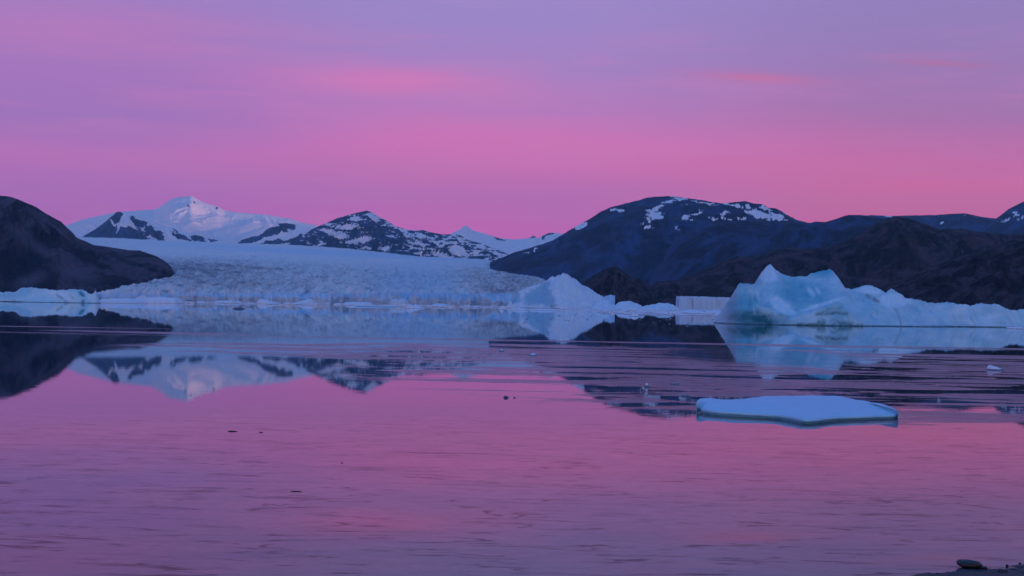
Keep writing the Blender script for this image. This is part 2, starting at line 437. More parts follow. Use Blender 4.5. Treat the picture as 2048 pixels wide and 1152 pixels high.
# ------------------------------------------------------------------ mountains
def mountain(name, sil, D, L, zb, mat, relief=0.12, rs=1.0, seed=0.0, cols=420, rows=70, jag=0.6,
             snow=None, scree=None, prof=1.0, rock=None, backL=None, stretch=1.0, curve=0.0):
    sil = np.array(sil, float)
    px = np.linspace(sil[0, 0], sil[-1, 0], cols)
    py = np.interp(px, sil[:, 0], sil[:, 1])
    kern = np.array([1, 2, 1]) / 4.0
    py = np.concatenate([[py[0]], np.convolve(py, kern, 'valid'), [py[-1]]])
    py = py + jag * fbm(px / 14.0, px * 0 + seed, 4, 0.6)
    u, e = ray(px, py)
    zr = CH + e * D
    t = np.linspace(0, 1, rows)[:, None]
    dep = D - L * (1 - t)
    x = u[None, :] * dep
    y = dep + 0 * x
    H = np.maximum(zr - zb, 1.0)[None, :]
    z = zb + H * (t ** prof) * (1 + curve * (1 - t) * t)
    s = L / 3.2 / rs
    wv_ = np.sin(np.pi * np.clip(t, 0, 1)) ** 0.8
    gl = None
    ph = u[None, :] * D
    wob = 0.5 * fbm(ph / s / 1.5, y / s / 2.5, 3, 0.5, seed + 2)
    rel = ridged(ph / s * stretch + wob, y / s * 0.45 + wob, 7, 0.58, seed) - 0.45
    gully = np.clip(0.5 + 0.9 * fbm(ph / s * 3.0 + 3 * wob, y / s * 0.8, 6, 0.68, seed + 7) - 0.5 * rel, 0, 1)
    z = z + rel * relief * H * 1.6 * wv_
    lim = CH + (e[None, :] - 0.6 / F) * dep
    z = np.where(t < 0.995, np.minimum(z, lim), z)
    z = np.maximum(z, zb)
    bl = backL or L
    tb = np.array([0.06, 0.2, 0.5, 1.0])[:, None]
    xb = u[None, :] * (D + bl * tb); yb = D + bl * tb + 0 * xb
    zb_ = zr[None, :] - (zr[None, :] - zb) * tb ** 1.1
    x = np.concatenate([x, xb]); y = np.concatenate([y, yb]); z = np.concatenate([z, zb_])
    ppx, ppy = proj(x, y, z)
    at = {}
    if snow is not None: at['snow'] = snow(ppx, ppy, x, y, z)
    at['gully'] = np.concatenate([gully, np.repeat(gully[-1:], 4, 0)])
    at['scree'] = np.clip(ell(ppx, ppy, scree) * 1.2, 0, 1) if scree else np.zeros_like(x)
    o = mesh(name, np.stack([x, y, z], -1).reshape(-1, 3), grid_faces(x.shape[0], x.shape[1]), mat, at)
    return tag(o, kind='structure')

# left dark headland
mountain('hill', [(-500, 470), (-350, 420), (-200, 392), (-60, 388), (0, 391), (19, 393), (37, 399), (56, 407), (73, 414), (87, 424),
    (106, 435), (122, 443), (133, 454), (145, 465), (153, 475), (170, 482), (187, 490), (212, 493), (237, 497), (256, 500), (281, 501),
    (291, 505), (312, 512), (328, 521), (341, 532), (347, 543), (353, 556), (362, 585), (370, 604)],
    2150, 640, -1.5, M_left, relief=0.26, rs=1.5, seed=3.1, cols=520, rows=110, prof=0.8,
    scree=[(30, 460, 42, 13, 28), (70, 492, 60, 16, 30), (150, 545, 70, 22, 18), (60, 560, 50, 18, -20)], stretch=1.3)
# snow dome, the highest and farthest summit
dome_rock = [(378, 412, 7, 2.2, 30), (388, 404, 4, 1.5, 60), (434, 416, 2.5, 3.5, 80)]
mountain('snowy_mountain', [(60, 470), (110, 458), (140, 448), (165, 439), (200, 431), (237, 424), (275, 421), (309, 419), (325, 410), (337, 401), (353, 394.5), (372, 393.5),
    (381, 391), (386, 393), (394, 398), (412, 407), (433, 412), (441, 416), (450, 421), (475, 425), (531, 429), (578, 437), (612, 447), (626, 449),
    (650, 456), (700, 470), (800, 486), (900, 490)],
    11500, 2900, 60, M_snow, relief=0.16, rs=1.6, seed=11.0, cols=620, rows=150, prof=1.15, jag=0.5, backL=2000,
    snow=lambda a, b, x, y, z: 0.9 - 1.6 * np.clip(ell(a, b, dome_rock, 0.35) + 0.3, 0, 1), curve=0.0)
# rocky shoulder in front of it
rk1 = [(210, 456, 36, 15, -38), (204, 469, 46, 13, 0), (262, 466, 34, 13, 8), (275, 443, 15, 7, 35), (235, 432, 8, 12, 10), (310, 468, 24, 8, 38),
       (362, 473, 20, 5, 25), (397, 476, 13, 7, 10), (428, 480, 10, 2.5, 0), (345, 455, 16, 3, 28), (292, 450, 4, 7, 0)]
sn1 = [(238, 452, 2.5, 20, 18), (262, 451, 22, 2.6, 35), (226, 446, 2, 12, -35)]
def snow1(a, b, x, y, z):
    r_ = np.clip(0.8 * fbm(a / 10 - b / 9, b / 4.5, 6, 0.72, 1.0) + ell(a, b, rk1, 1.5) * 3.5, -1, 0.9); r_ = r_ - np.clip(ell(a, b, sn1, 0.35) * 5 + 0.3, 0, 1.6)
    return -r_ - 0.15
mountain('sun_blocking_range', [(150, 484), (160, 477), (169, 471), (190, 459), (210, 444), (225, 431), (234, 423), (241, 424), (250, 429), (275, 433), (300, 441),
    (330, 452), (360, 462), (400, 472), (440, 482), (475, 490)],
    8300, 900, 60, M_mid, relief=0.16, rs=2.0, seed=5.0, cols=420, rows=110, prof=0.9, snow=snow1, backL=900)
rk2 = [(500, 480, 34, 5, -17), (553, 460, 30, 8, -24), (578, 453, 18, 6, 12), (560, 484, 46, 4, -3), (595, 475, 12, 3, -25)]
mountain('sun_blocking_range', [(455, 492), (462, 488), (480, 481), (505, 473), (530, 461), (556, 447), (575, 446), (600, 451), (620, 456), (640, 466), (660, 480), (670, 490)],
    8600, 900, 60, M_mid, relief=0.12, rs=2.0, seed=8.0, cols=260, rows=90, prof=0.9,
    snow=lambda a, b, x, y, z: -np.clip(0.8 * fbm(a / 10 - b / 9, b / 4.5, 6, 0.72, 1.0) + ell(a, b, rk2, 1.5) * 3.5, -1, 0.9), backL=900)
# small white pyramid and snow saddle to its right
rk3 = [(1068, 474, 9, 3, 0), (1092, 471, 12, 2.5, -40), (1000, 478, 14, 1.5, 20), (1104, 467, 5, 1.5, 0)]
mountain('snowy_mountain', [(840, 492), (880, 480), (905, 466), (919, 459), (927, 453), (933, 450), (938, 455), (946, 461), (976, 469), (997, 476), (1029, 479), (1052, 477), (1060, 475),
    (1068, 471), (1076, 477), (1086, 471), (1097, 466), (1108, 465), (1124, 468), (1150, 480), (1200, 500)],
    9600, 1900, 60, M_snow, relief=0.08, rs=1.2, seed=21.0, cols=420, rows=110, prof=1.1, jag=0.7,
    snow=lambda a, b, x, y, z: 0.75 - 2.0 * np.clip(ell(a, b, rk3, 1.0) + 0.35, 0, 1), backL=1200)
# snow-streaked rock mountain in the middle
sp2 = [(748, 434, 15, 8, 20), (690, 454, 27, 5, 2), (715, 438, 15, 3.5, 5), (670, 467, 28, 5.5, 18), (720, 481, 29, 6, -12), (727, 497, 16, 2.6, -8),
       (768, 498, 9, 4, -15), (658, 448, 6, 3, 0), (806, 461, 26, 5, 28), (850, 473, 22, 3.4, 12), (841, 489, 17, 3.4, 8), (830, 497, 12, 2.5, 0),
       (877, 484, 12, 3.2, 0), (901, 485, 11, 3, 0), (915, 501, 17, 9, 30), (922, 480, 14, 3.4, 20), (952, 504, 14, 2.6, -20), (997, 508, 13, 4, 25),
       (966, 493, 15, 2.2, 20), (640, 488, 4, 8, 20), (768, 449, 6, 3, 0), (780, 472, 12, 3, 5), (890, 510, 12, 2.4, 0), (866, 507, 12, 2, 20), (646, 461, 8, 3, 20), (985, 500, 12, 2, 25)]
mountain('sun_blocking_range', [(560, 498), (579, 488), (600, 475), (625, 458), (650, 447), (672, 437), (700, 429), (720, 424), (735, 421), (742, 424), (757, 433), (775, 442),
    (790, 452), (812, 459), (830, 461), (845, 460), (868, 466), (885, 469), (905, 468), (920, 470), (935, 480), (960, 486), (985, 496), (1005, 503), (1015, 508), (1040, 522), (1060, 530)],
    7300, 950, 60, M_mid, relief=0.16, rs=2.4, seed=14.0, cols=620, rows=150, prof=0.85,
    snow=lambda a, b, x, y, z: np.maximum(np.clip(0.95 * fbm(a / 9 - b / 7, b / 3.0, 6, 0.74, 1.0) + ell(a, b, sp2, 1.7) * 2.2, -0.9, 0.8), np.clip(2.6 * (fbm(a / 16 - b / 9, b / 4.2, 6, 0.7, 9.0) - 0.42 + 0.30 * sstep(a, 760, 860) + 0.12 * sstep(-b, -470, -440)), -0.9, 0.8)), backL=900)
# big blue mountain on the right with snow patches near its crest
sp3 = [(1313, 416, 18, 5, -25), (1313, 431, 18, 7, 5), (1298, 440, 9, 3, 30), (1298, 454, 7, 4.5, 0), (1352, 457, 9, 2.2, 25), (1372, 435, 13, 4, -18), (1395, 427, 12, 3, -25),
       (1451, 436, 15, 3, 14), (1452, 426, 12, 2.6, -6), (1485, 437, 10, 2.4, 12), (1466, 411, 20, 3.4, 6), (1373, 410, 9, 2, -5), (1520, 430, 34, 6, 16), (1512, 422, 24, 3, 34),
       (1554, 434, 20, 4.5, 20), (1530, 413, 7, 6, 45), (1545, 424, 14, 3, 40), (1160, 452, 13, 4, -30), (1228, 418, 13, 2.6, -10), (1240, 421, 9, 2, 0), (1334, 403, 14, 2.2, -5),
       (1358, 397, 20, 4, 6), (1405, 405, 28, 2.2, 8), (1070, 500, 6, 3, -30), (1050, 506, 5, 1.5, 0), (1427, 439, 8, 2, 0), (1575, 428, 16, 3, 35), (1284, 447, 7, 2, 0), (1497, 412, 5, 3, 60), (1348, 453, 4, 2, 0)]
mountain('sun_blocking_range', [(980, 524), (1000, 517), (1025, 506), (1062, 495), (1103, 482), (1125, 469), (1147, 455), (1181, 437), (1200, 424), (1219, 415), (1250, 407), (1275, 401),
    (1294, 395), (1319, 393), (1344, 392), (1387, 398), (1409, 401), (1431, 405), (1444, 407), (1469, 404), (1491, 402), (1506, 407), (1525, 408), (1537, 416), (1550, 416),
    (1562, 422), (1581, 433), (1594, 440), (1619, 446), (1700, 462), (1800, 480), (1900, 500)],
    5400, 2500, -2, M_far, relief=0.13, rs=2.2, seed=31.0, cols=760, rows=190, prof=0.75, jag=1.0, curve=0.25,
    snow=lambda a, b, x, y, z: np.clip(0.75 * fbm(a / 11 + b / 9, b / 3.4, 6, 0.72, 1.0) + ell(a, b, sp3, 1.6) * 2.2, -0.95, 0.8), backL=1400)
# long far ridge and the rising flank at the right edge
sp4 = [(1725, 432, 22, 1.8, 3), (1775, 433, 12, 2, 4), (1884, 448, 8, 2.6, -20), (1935, 432, 4, 1.5, 0)]
mountain('sun_blocking_range', [(1700, 450), (1739, 430), (1783, 432), (1814, 431), (1870, 430), (1908, 427), (1933, 427), (1964, 434), (1992, 437), (2050, 442), (2150, 450), (2300, 470), (2500, 500)],
    6400, 2500, -2, M_far, relief=0.10, rs=2.0, seed=41.0, cols=360, rows=90, prof=0.7, curve=0.2,
    snow=lambda a, b, x, y, z: np.clip(0.75 * fbm(a / 11 + b / 9, b / 3.4, 6, 0.72, 1.0) + ell(a, b, sp4, 1.6) * 2.2, -0.95, 0.8), backL=1400)
sp5 = [(2022, 434, 15, 3.5, -38), (2012, 441, 10, 2.5, -10), (2044, 436, 9, 2.5, -50), (2030, 426, 5, 3, -50)]
mountain('sun_blocking_range', [(1960, 456), (1992, 437), (2002, 430), (2017, 418), (2033, 410), (2048, 403), (2110, 385), (2200, 365), (2350, 360), (2500, 400), (2700, 440)],
    5900, 2100, -2, M_far, relief=0.12, rs=2.0, seed=43.0, cols=360, rows=110, prof=0.7, curve=0.2,
    snow=lambda a, b, x, y, z: np.clip(0.75 * fbm(a / 11 + b / 9, b / 3.4, 6, 0.72, 1.0) + ell(a, b, sp5, 1.6) * 2.2, -0.95, 0.8), backL=1400)
# middle blue shoulder below the snow line
mountain('hill', [(1290, 560), (1330, 500), (1360, 470), (1395, 455), (1440, 446), (1490, 441), (1545, 446), (1575, 444), (1614, 447), (1633, 443), (1652, 444), (1674, 437), (1695, 430), (1720, 430),
    (1745, 432), (1783, 440), (1850, 455), (1950, 470), (2100, 480), (2300, 500)],
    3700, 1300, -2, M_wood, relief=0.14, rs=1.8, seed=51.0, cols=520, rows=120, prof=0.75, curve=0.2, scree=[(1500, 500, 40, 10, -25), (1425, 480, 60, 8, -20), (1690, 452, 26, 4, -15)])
# dark near hills
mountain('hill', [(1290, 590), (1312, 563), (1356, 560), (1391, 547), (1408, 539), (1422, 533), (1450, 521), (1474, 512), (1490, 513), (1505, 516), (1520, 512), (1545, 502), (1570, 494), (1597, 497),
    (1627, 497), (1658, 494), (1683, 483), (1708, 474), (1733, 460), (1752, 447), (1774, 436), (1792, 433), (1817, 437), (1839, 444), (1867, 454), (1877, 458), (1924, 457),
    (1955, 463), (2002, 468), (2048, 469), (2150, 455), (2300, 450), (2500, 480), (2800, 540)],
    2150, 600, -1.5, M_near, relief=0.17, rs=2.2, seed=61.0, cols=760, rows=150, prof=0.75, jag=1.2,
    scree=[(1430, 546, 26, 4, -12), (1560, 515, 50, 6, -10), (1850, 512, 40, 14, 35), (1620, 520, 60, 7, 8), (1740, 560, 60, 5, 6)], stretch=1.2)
mountain('hill', [(1150, 595), (1158, 574), (1175, 558), (1194, 546), (1212, 537), (1231, 532), (1241, 536), (1250, 547), (1266, 555), (1278, 557), (1292, 566), (1310, 580), (1340, 600)],
    1800, 150, -1.5, M_near, relief=0.2, rs=1.6, seed=71.0, cols=300, rows=90, prof=0.75, jag=0.9)
mountain('hill', [(1270, 606), (1290, 594), (1312, 577), (1330, 568), (1350, 565), (1375, 572), (1406, 579), (1440, 584), (1490, 592), (1560, 600), (1640, 606)],
    1760, 130, -1.5, M_near, relief=0.2, rs=1.6, seed=73.0, cols=300, rows=80, prof=0.75, jag=0.9)
mountain('hill', [(1690, 600), (1730, 585), (1767, 568), (1810, 556), (1845, 542), (1877, 529), (1910, 516), (1939, 507), (1980, 496), (2048, 480), (2150, 470), (2300, 480), (2500, 520), (2700, 590)],
    1250, 300, -1.5, M_near, relief=0.17, rs=2.0, seed=81.0, cols=420, rows=110, prof=0.75, jag=1.5)

# unseen range added beyond the right edge to block the sun from the lake
rg_y = np.linspace(-7000, 9500, 330)[None, :]
rg_t = np.linspace(-1, 1, 41)[:, None]
rg_x = 8000 + rg_t * 1500 + 250 * fbm(rg_y / 1500, rg_y * 0, 3)
crest = 815 + 70 * fbm(rg_y / 900, rg_y * 0 + 4.0, 4)
rg_z = crest * (1 - np.abs(rg_t) ** 0.9) + 60 * fbm(rg_x / 500, rg_y / 500, 5) * np.sin(np.pi * np.abs(rg_t)) - 1
rg_yy = rg_y + 0 * rg_t
o = mesh('sun_blocking_range', np.stack([rg_x, rg_yy, rg_z], -1).reshape(-1, 3), grid_faces(41, 330), M_far,
         {'snow': (rg_z - 700).ravel() / 200, 'gully': 0.5 + 0 * rg_z, 'scree': np.zeros(rg_x.size)})
tag(o, kind='structure')

# ------------------------------------------------------------------ glacier
def glacier():
    # back edge and front line of the ice in photo pixels
    cols, rows = 980, 300
    px = np.linspace(110, 1230, cols)
    top = np.interp(px, [110, 165, 240, 320, 470, 600, 700, 835, 904, 966, 1010, 1040, 1072, 1100, 1130, 1160, 1230],
                        [470, 475, 477, 481, 487, 491, 498, 513, 516, 519, 527, 530, 536, 550, 562, 575, 600])
    hor = 589.5 + 0.0171 * px
    d0 = 1500 + 45 * fbm(px / 60, px * 0 + 2.0, 4) + 9 * perlin(px / 9, px * 0 + 8.0)
    # left margin of the tongue lies against the headland, lower towards the left
    lowl = sstep(px, 190, 330)
    u, et = ray(px, top)
    _, e0 = ray(px, hor)
    r_ = np.linspace(0, 1, rows)[:, None]
    dfar = 6500.0
    dsm = 1500 + 40 * fbm(px / 160, px * 0 + 2.0, 2)
    dep = dsm[None, :] * (dfar / dsm[None, :]) ** (r_ ** 1.25) + (d0 - dsm)[None, :] * (1 - sstep(r_, 0, 0.06))
    # sight-line slope of the surface rises from the front cliff to the back edge
    zc = 6.5 + 3.0 * fbm(px / 25, px * 0 + 5.0, 3)           # cliff height (m)
    zc = zc * (0.45 + 0.55 * lowl)
    ec = (8.0 * (0.45 + 0.55 * lowl) - CH) / dsm
    s = r_ ** 0.75
    e = ec[None, :] + (et - ec)[None, :] * s
    # margin: surface drops away at the left where the headland pokes through
    z = CH + e * dep
    x = u[None, :] * dep; y = dep
    rightm = 1 - sstep(px, 1085, 1200)[None, :]
    z = z + (zc - 8.0 * (0.45 + 0.55 * lowl))[None, :] * (1 - sstep(r_, 0, 0.06))
    # headland margin: profile of the ice edge against the rock
    marg = np.interp(px, [110, 200, 216, 266, 300, 337, 353, 362], [594, 592, 590, 580, 571.5, 565, 556, 480])
    um, em = ray(px, marg)
    near = 1 - sstep(dep, 2000, 2500)
    z = np.where((px[None, :] < 362), np.minimum(z, np.where(dep < 2160, CH + em[None, :] * 2100 * np.clip(dep / 2100, 0.6, 1.0) ** 1.0, z)), z)
    # crevasses: broken low down, smooth high up
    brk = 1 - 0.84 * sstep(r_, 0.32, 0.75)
    ppx, ppy = proj(x, y, z)
    wq = 30 * fbm(x / 160, y / 500, 3)
    c1 = ridged((x + wq) / 42, y / 210, 5, 0.62, 3.0)
    c2 = ridged((x - wq) / 14, y / 60, 4, 0.62, 9.0)
    z = z + brk * (11.0 * (c1 - 0.45) + 7.0 * (c2 - 0.45)) * (dep / 1800) ** 0.6 * sstep(r_, 0.0, 0.02)
    z = z + 2.2 * fbm(x / 300, y / 240, 3) * sstep(r_, 0.15, 0.4)
    teeth = np.maximum(perlin(px / 3.3, px * 0 + 1.7), 0) * 6 + np.maximum(perlin(px / 7.5, px * 0 + 6.2), 0) * 5
    tsel = sstep(px, 620, 720) * (1 - sstep(px, 960, 1020)) + 0.3
    z[:10] = z[:10] + (teeth * tsel)[None, :] * np.linspace(1, 0, 10)[:, None]
    # front cliff rows
    f_t = np.array([0.0, 0.25, 0.5, 0.75, 0.93])[:, None]
    zt = z[0][None, :]
    zf = -1.5 + (zt + 1.5) * f_t
    jit = 1.6 * perlin(px[None, :] / 4 + f_t * 2, f_t * 3 + 0 * px[None, :])
    df = d0[None, :] - 3.0 + 2.0 * f_t + jit * (1 - f_t)
    xf = u[None, :] * df
    X = np.concatenate([xf, x]); Y = np.concatenate([df + 0 * xf, y]); Z = np.concatenate([zf, z])
    qx, qy = proj(X, Y, Z)
    base_n = fbm(qx / 26, qy / 5, 4, 0.6, 2.0)
    dirt = 0.55 * ell(qx, qy, [(400, 545, 190, 40, 3), (470, 566, 180, 16, 0)], 0.8) + 1.0 * np.clip(ell(qx, qy, [(410, 540, 150, 4, 3), (400, 529, 110, 4, 2), (520, 536, 60, 4, 4)], 0.8), 0, 1) + 0.30 * base_n
    dirt = np.maximum(dirt, 0.62 * ell(qx, qy, [(1030, 560, 150, 38, 8), (1010, 580, 110, 22, 10)], 0.8) + 0.34 * base_n)
    dirt = np.clip(dirt * 1.5, 0, 1) * 0.95 + 0.12
    dirt = dirt * (1 - sstep(qy, 584, 592))
    dirt = dirt * sstep(qy, np.interp(qx, [100, 400, 700, 1000, 1200], [500, 506, 516, 526, 540]), np.interp(qx, [100, 400, 700, 1000, 1200], [516, 520, 530, 540, 556]))
    crack_shade = lines(qx, qy, [([(792, 535), (793, 543), (791, 551)], 1.3, 0.85), ([(800, 563), (812, 572), (826, 576), (836, 577), (846, 574)], 1.1, 0.75),
        ([(835, 578), (836, 590), (836, 600)], 1.2, 0.7), ([(808, 570), (815, 575)], 2.0, 0.5), ([(552, 529), (546, 536), (538, 541)], 1.2, 0.45),
        ([(333, 532), (350, 536), (376, 539), (402, 541)], 1.5, 0.5), ([(345, 527), (365, 530)], 1.5, 0.35), ([(500, 511), (512, 514)], 1.0, 0.5), ([(670, 542), (685, 543)], 1.5, 0.3)])
    crack_shade = np.clip(crack_shade * (0.8 + 0.8 * base_n), 0, 1)
    r5 = sstep(-perlin(qx / 3.0, qy / 16 + 7), 0.12, 0.5) * sstep(qy, 584, 590) * (0.1 + 0.9 * sstep(qx, 660, 740))
    crack_shade = np.maximum(crack_shade, 0.28 * r5 * (1 - sstep(qx, 985, 1020)))
    low_shade = np.concatenate([np.zeros((5, cols)), brk * np.clip(0.46 - (0.6 * c1 + 0.4 * c2), 0, 1) * 2.4])  # blue ice and painted shade in the lows of the relief
    blue = np.clip(ell(qx, qy, [(830, 565, 120, 50, 0), (680, 600, 380, 14, 1), (650, 505, 420, 9, 3)]) * 0.9, 0, 0.6) + 0.15 * base_n + 1.0 * sstep(qy, 583, 590)
    return tag(mesh('glacier', np.stack([X, Y, Z], -1).reshape(-1, 3), grid_faces(X.shape[0], cols), M_glacier,
        {'dirt': dirt, 'rough': np.concatenate([np.full((5, cols), 0.5), 0.25 + 0.75 * brk + 0 * x]), 'crack_shade': np.clip(crack_shade + 1.5 * low_shade * (1 - sstep(qy, 584, 592)), 0, 1), 'blue': np.clip(blue, 0, 1)}), kind='structure')
glacier()

# ------------------------------------------------------------------ icebergs
def berg(name, crests, res, mat, noise_amp=0.3, noise_s=3.0, k=0.5, seed=0.0, ext=None, tint=None, dirt=None, green=None, hi=0.0, steps=0.0):
    """height field grown from crest lines; each crest = (points(px,py,depth), front slope, back slope, power)"""
    pts = []
    for c in crests:
        pts.append((np.array([P(*p) for p in c[0]]), c[1], c[2], c[3] if len(c) > 3 else 2.4))
    allp = np.concatenate([p[0] for p in pts])
    if ext is None:
        hmax = allp[:, 2].max()
        ext = (hmax * 1.2, hmax * 2.0, hmax * 1.5)
    x0, x1 = allp[:, 0].min() - ext[0], allp[:, 0].max() + ext[0]
    y0, y1 = allp[:, 1].min() - ext[1], allp[:, 1].max() + ext[2]
    nx = int((x1 - x0) / res) + 1; ny = int((y1 - y0) / (res * 1.6)) + 1
    xs = np.linspace(x0, x1, nx); ys_ = np.linspace(y0, y1, ny)
    X, Y = np.meshgrid(xs, ys_)
    wx = X + noise_amp * 0.8 * fbm(X / noise_s / 1.7, Y / noise_s / 1.7, 3, 0.5, seed + 5)
    wy = Y + noise_amp * 1.2 * fbm(X / noise_s / 1.7, Y / noise_s / 1.7, 3, 0.5, seed + 15)
    hs = []
    for A, kf, kb, ax in pts:
        best = np.full_like(X, -50.0)
        for a, b in zip(A[:-1], A[1:]):
            dx, dy = b[0] - a[0], b[1] - a[1]; L2 = dx * dx + dy * dy + 1e-9
            t = np.clip(((wx - a[0]) * dx + (wy - a[1]) * dy) / L2, 0, 1)
            cx, cy, cz = a[0] + t * dx, a[1] + t * dy, a[2] + t * (b[2] - a[2])
            d = np.hypot((wx - cx) * ax, wy - cy)
            fr = sstep((cy - wy) / (d + 1e-6), -0.4, 0.4)
            sl = kb + (kf - kb) * fr
            h = cz - sl * (np.sqrt(d * d + 0.09 * k * k) - 0.3 * k)
            best = np.maximum(best, h)
        hs.append(best)
    hs = np.stack(hs); hm_ = hs.max(0)
    h = hm_ + k * np.log(np.exp(np.clip((hs - hm_) / k, -60, 0)).sum(0))
    n = fbm(X / noise_s, Y / noise_s, 5, 0.5, seed)
    h = h + noise_amp * n * sstep(h, -0.5, 1.5)
    if hi: h = h + hi * (ridged(X / noise_s * 2.2, Y / noise_s * 2.2, 4, 0.6, seed + 2) - 0.5) * sstep(h, 0.0, 2.0)
    h = np.maximum(h, -0.7)
    Z = h
    Fc = grid_faces(ny, nx)
    keep = (Z.ravel()[Fc].max(1) > -0.65)
    Fc = Fc[keep]
    used = np.unique(Fc); rm = np.full(X.size, -1); rm[used] = np.arange(len(used))
    V = np.stack([X.ravel(), Y.ravel(), Z.ravel()], -1)[used]
    Fc = rm[Fc]
    qx, qy = proj(V[:, 0], V[:, 1], V[:, 2])
    at = {}
    for nm, fn in (('tint', tint), ('dirt', dirt), ('green', green)):
        at[nm] = np.clip(fn(qx, qy, V), 0, 1) if fn else np.zeros(len(V))
    return mesh(name, V, Fc, mat, at)

# main berg, twin horns with a saddle
main_crests = [
    # left horn, saddle, right horn
    ([(1509, 572, 362), (1519, 551, 362), (1533, 533, 362), (1541, 527, 362), (1549, 536, 362), (1561, 545, 362), (1577, 551, 362), (1595, 553, 362), (1612, 551, 362),
      (1632, 545, 362), (1648, 540, 362), (1658, 537.5, 362), (1664, 540, 362), (1667, 549, 362), (1670, 561, 362), (1676, 570, 362), (1690, 576, 362), (1705, 579, 363)], 0.62, 1.1, 2.6),
    # left shoulder, its top edge and the spur running forward to the right
    ([(1469, 585, 351), (1475, 574, 350), (1482, 566, 350), (1492, 566, 351), (1510, 568, 354), (1535, 573, 357)], 0.85, 0.8, 3.4),
    ([(1482, 566, 350), (1492, 580, 347), (1505, 596, 344), (1521, 609, 342), (1545, 620, 340), (1572, 631, 338)], 1.0, 0.60, 2.7),
    # front fin with green foot
    ([(1546, 650, 337), (1580, 638, 337.5), (1615, 625, 338), (1650, 613, 338.5), (1672, 607, 339), (1690, 616, 339), (1706, 632, 338.5), (1726, 650, 338)], 1.6, 0.30, 1.5),
    # ridge behind to the right
    ([(1705, 579, 364), (1722, 573, 364), (1743, 570.5, 364), (1755, 575, 364), (1768, 583, 364)], 0.8, 1.0, 2.4),
    ([(1762, 590, 361), (1775, 582, 361), (1783, 578.5, 361), (1794, 585, 361), (1806, 589, 361), (1813, 597, 361), (1838, 599, 362), (1846, 603, 363)], 0.9, 1.0, 2.4),
    ([(1700, 600, 352), (1735, 604, 351), (1760, 612, 352), (1800, 610, 355), (1840, 606, 362)], 0.85, 0.5, 1.2),
    ([(1840, 601, 366), (1868, 607, 368), (1880, 606, 368), (1893, 602.5, 368), (1905, 606, 369), (1913, 609, 369), (1930, 608, 370), (1941, 612, 370), (1952, 608, 371),
      (1962, 606.5, 371), (1995, 609, 372), (2008, 615, 372), (2022, 618, 373), (2035, 621, 373), (2042, 618, 374), (2060, 616, 374), (2120, 622, 376), (2190, 640, 378)], 1.15, 1.2, 2.2),
]
def m_tint(a, b, V):
    t = 0.45 + 0.35 * fbm(a / 50, b / 22, 5, 0.6, 4)
    t = t + 0.45 * np.clip(ell(a, b, [(1480, 610, 40, 48, 0), (1610, 590, 70, 34, 10), (1640, 545, 36, 20, 0)]) * 2, 0, 1)  # shade of the left face put into the ice tint
    t = t - 0.6 * np.clip(ell(a, b, [(1536, 548, 22, 22, 0), (1622, 584, 7, 16, -35), (1636, 582, 5, 12, -35), (1560, 610, 40, 14, 35), (1745, 580, 40, 10, 0), (1640, 610, 60, 5, -18), (1790, 600, 40, 16, 0)]) * 2, 0, 1)  # lit horn and bright facets painted paler
    t = t - 0.18 * sstep(a, 1760, 1900)
    return t
def m_green(a, b, V):
    band = 0.72 + 0.55 * perlin(a / 45, b / 5.0)
    g = 1.25 * np.clip(ell(a, b, [(1508, 638, 78, 22, 4)]) * 1.5, 0, 1) * band
    g = np.maximum(g, lines(a, b, [([(1470, 640), (1520, 643), (1558, 640)], 3.0, 0.7), ([(1505, 622), (1545, 628)], 4.0, 0.55)]) * band * 1.2)
    f_ = lines(a, b, [([(1634, 628), (1660, 626), (1694, 627)], 3.2, 0.95), ([(1655, 619), (1680, 616)], 4, 0.4), ([(1596, 650), (1650, 650), (1724, 651)], 2.6, 1.0), ([(1638, 643), (1648, 643)], 4.0, 0.85), ([(1676, 646), (1704, 648)], 4.0, 0.85), ([(1664, 640), (1670, 640)], 3.5, 0.5)])
    return np.maximum(g, f_ * (0.85 + 0.5 * perlin(a / 12, b / 5)))
def m_dirt(a, b, V):
    d = lines(a, b, [([(1789, 616), (1796, 630), (1801, 642), (1802, 652)], 1.8, 0.55), ([(1941, 636), (1949, 645), (1951, 652)], 2.0, 0.35),
                     ([(1748, 598), (1757, 603)], 3.5, 0.9), ([(1734, 591), (1742, 595)], 3.5, 0.6), ([(1560, 629), (1574, 633)], 2.0, 0.5), ([(1586, 650), (1625, 648)], 2.0, 0.5)])
    return d
mb = berg('iceberg', main_crests, 0.22, M_berg, noise_amp=0.34, noise_s=3.5, hi=0.5, k=0.12, seed=2.0, ext=(14, 16, 16), tint=m_tint, green=m_green, dirt=m_dirt)
tag(mb, 'large pale blue iceberg with two pointed horns and a dark green foot', 'iceberg')

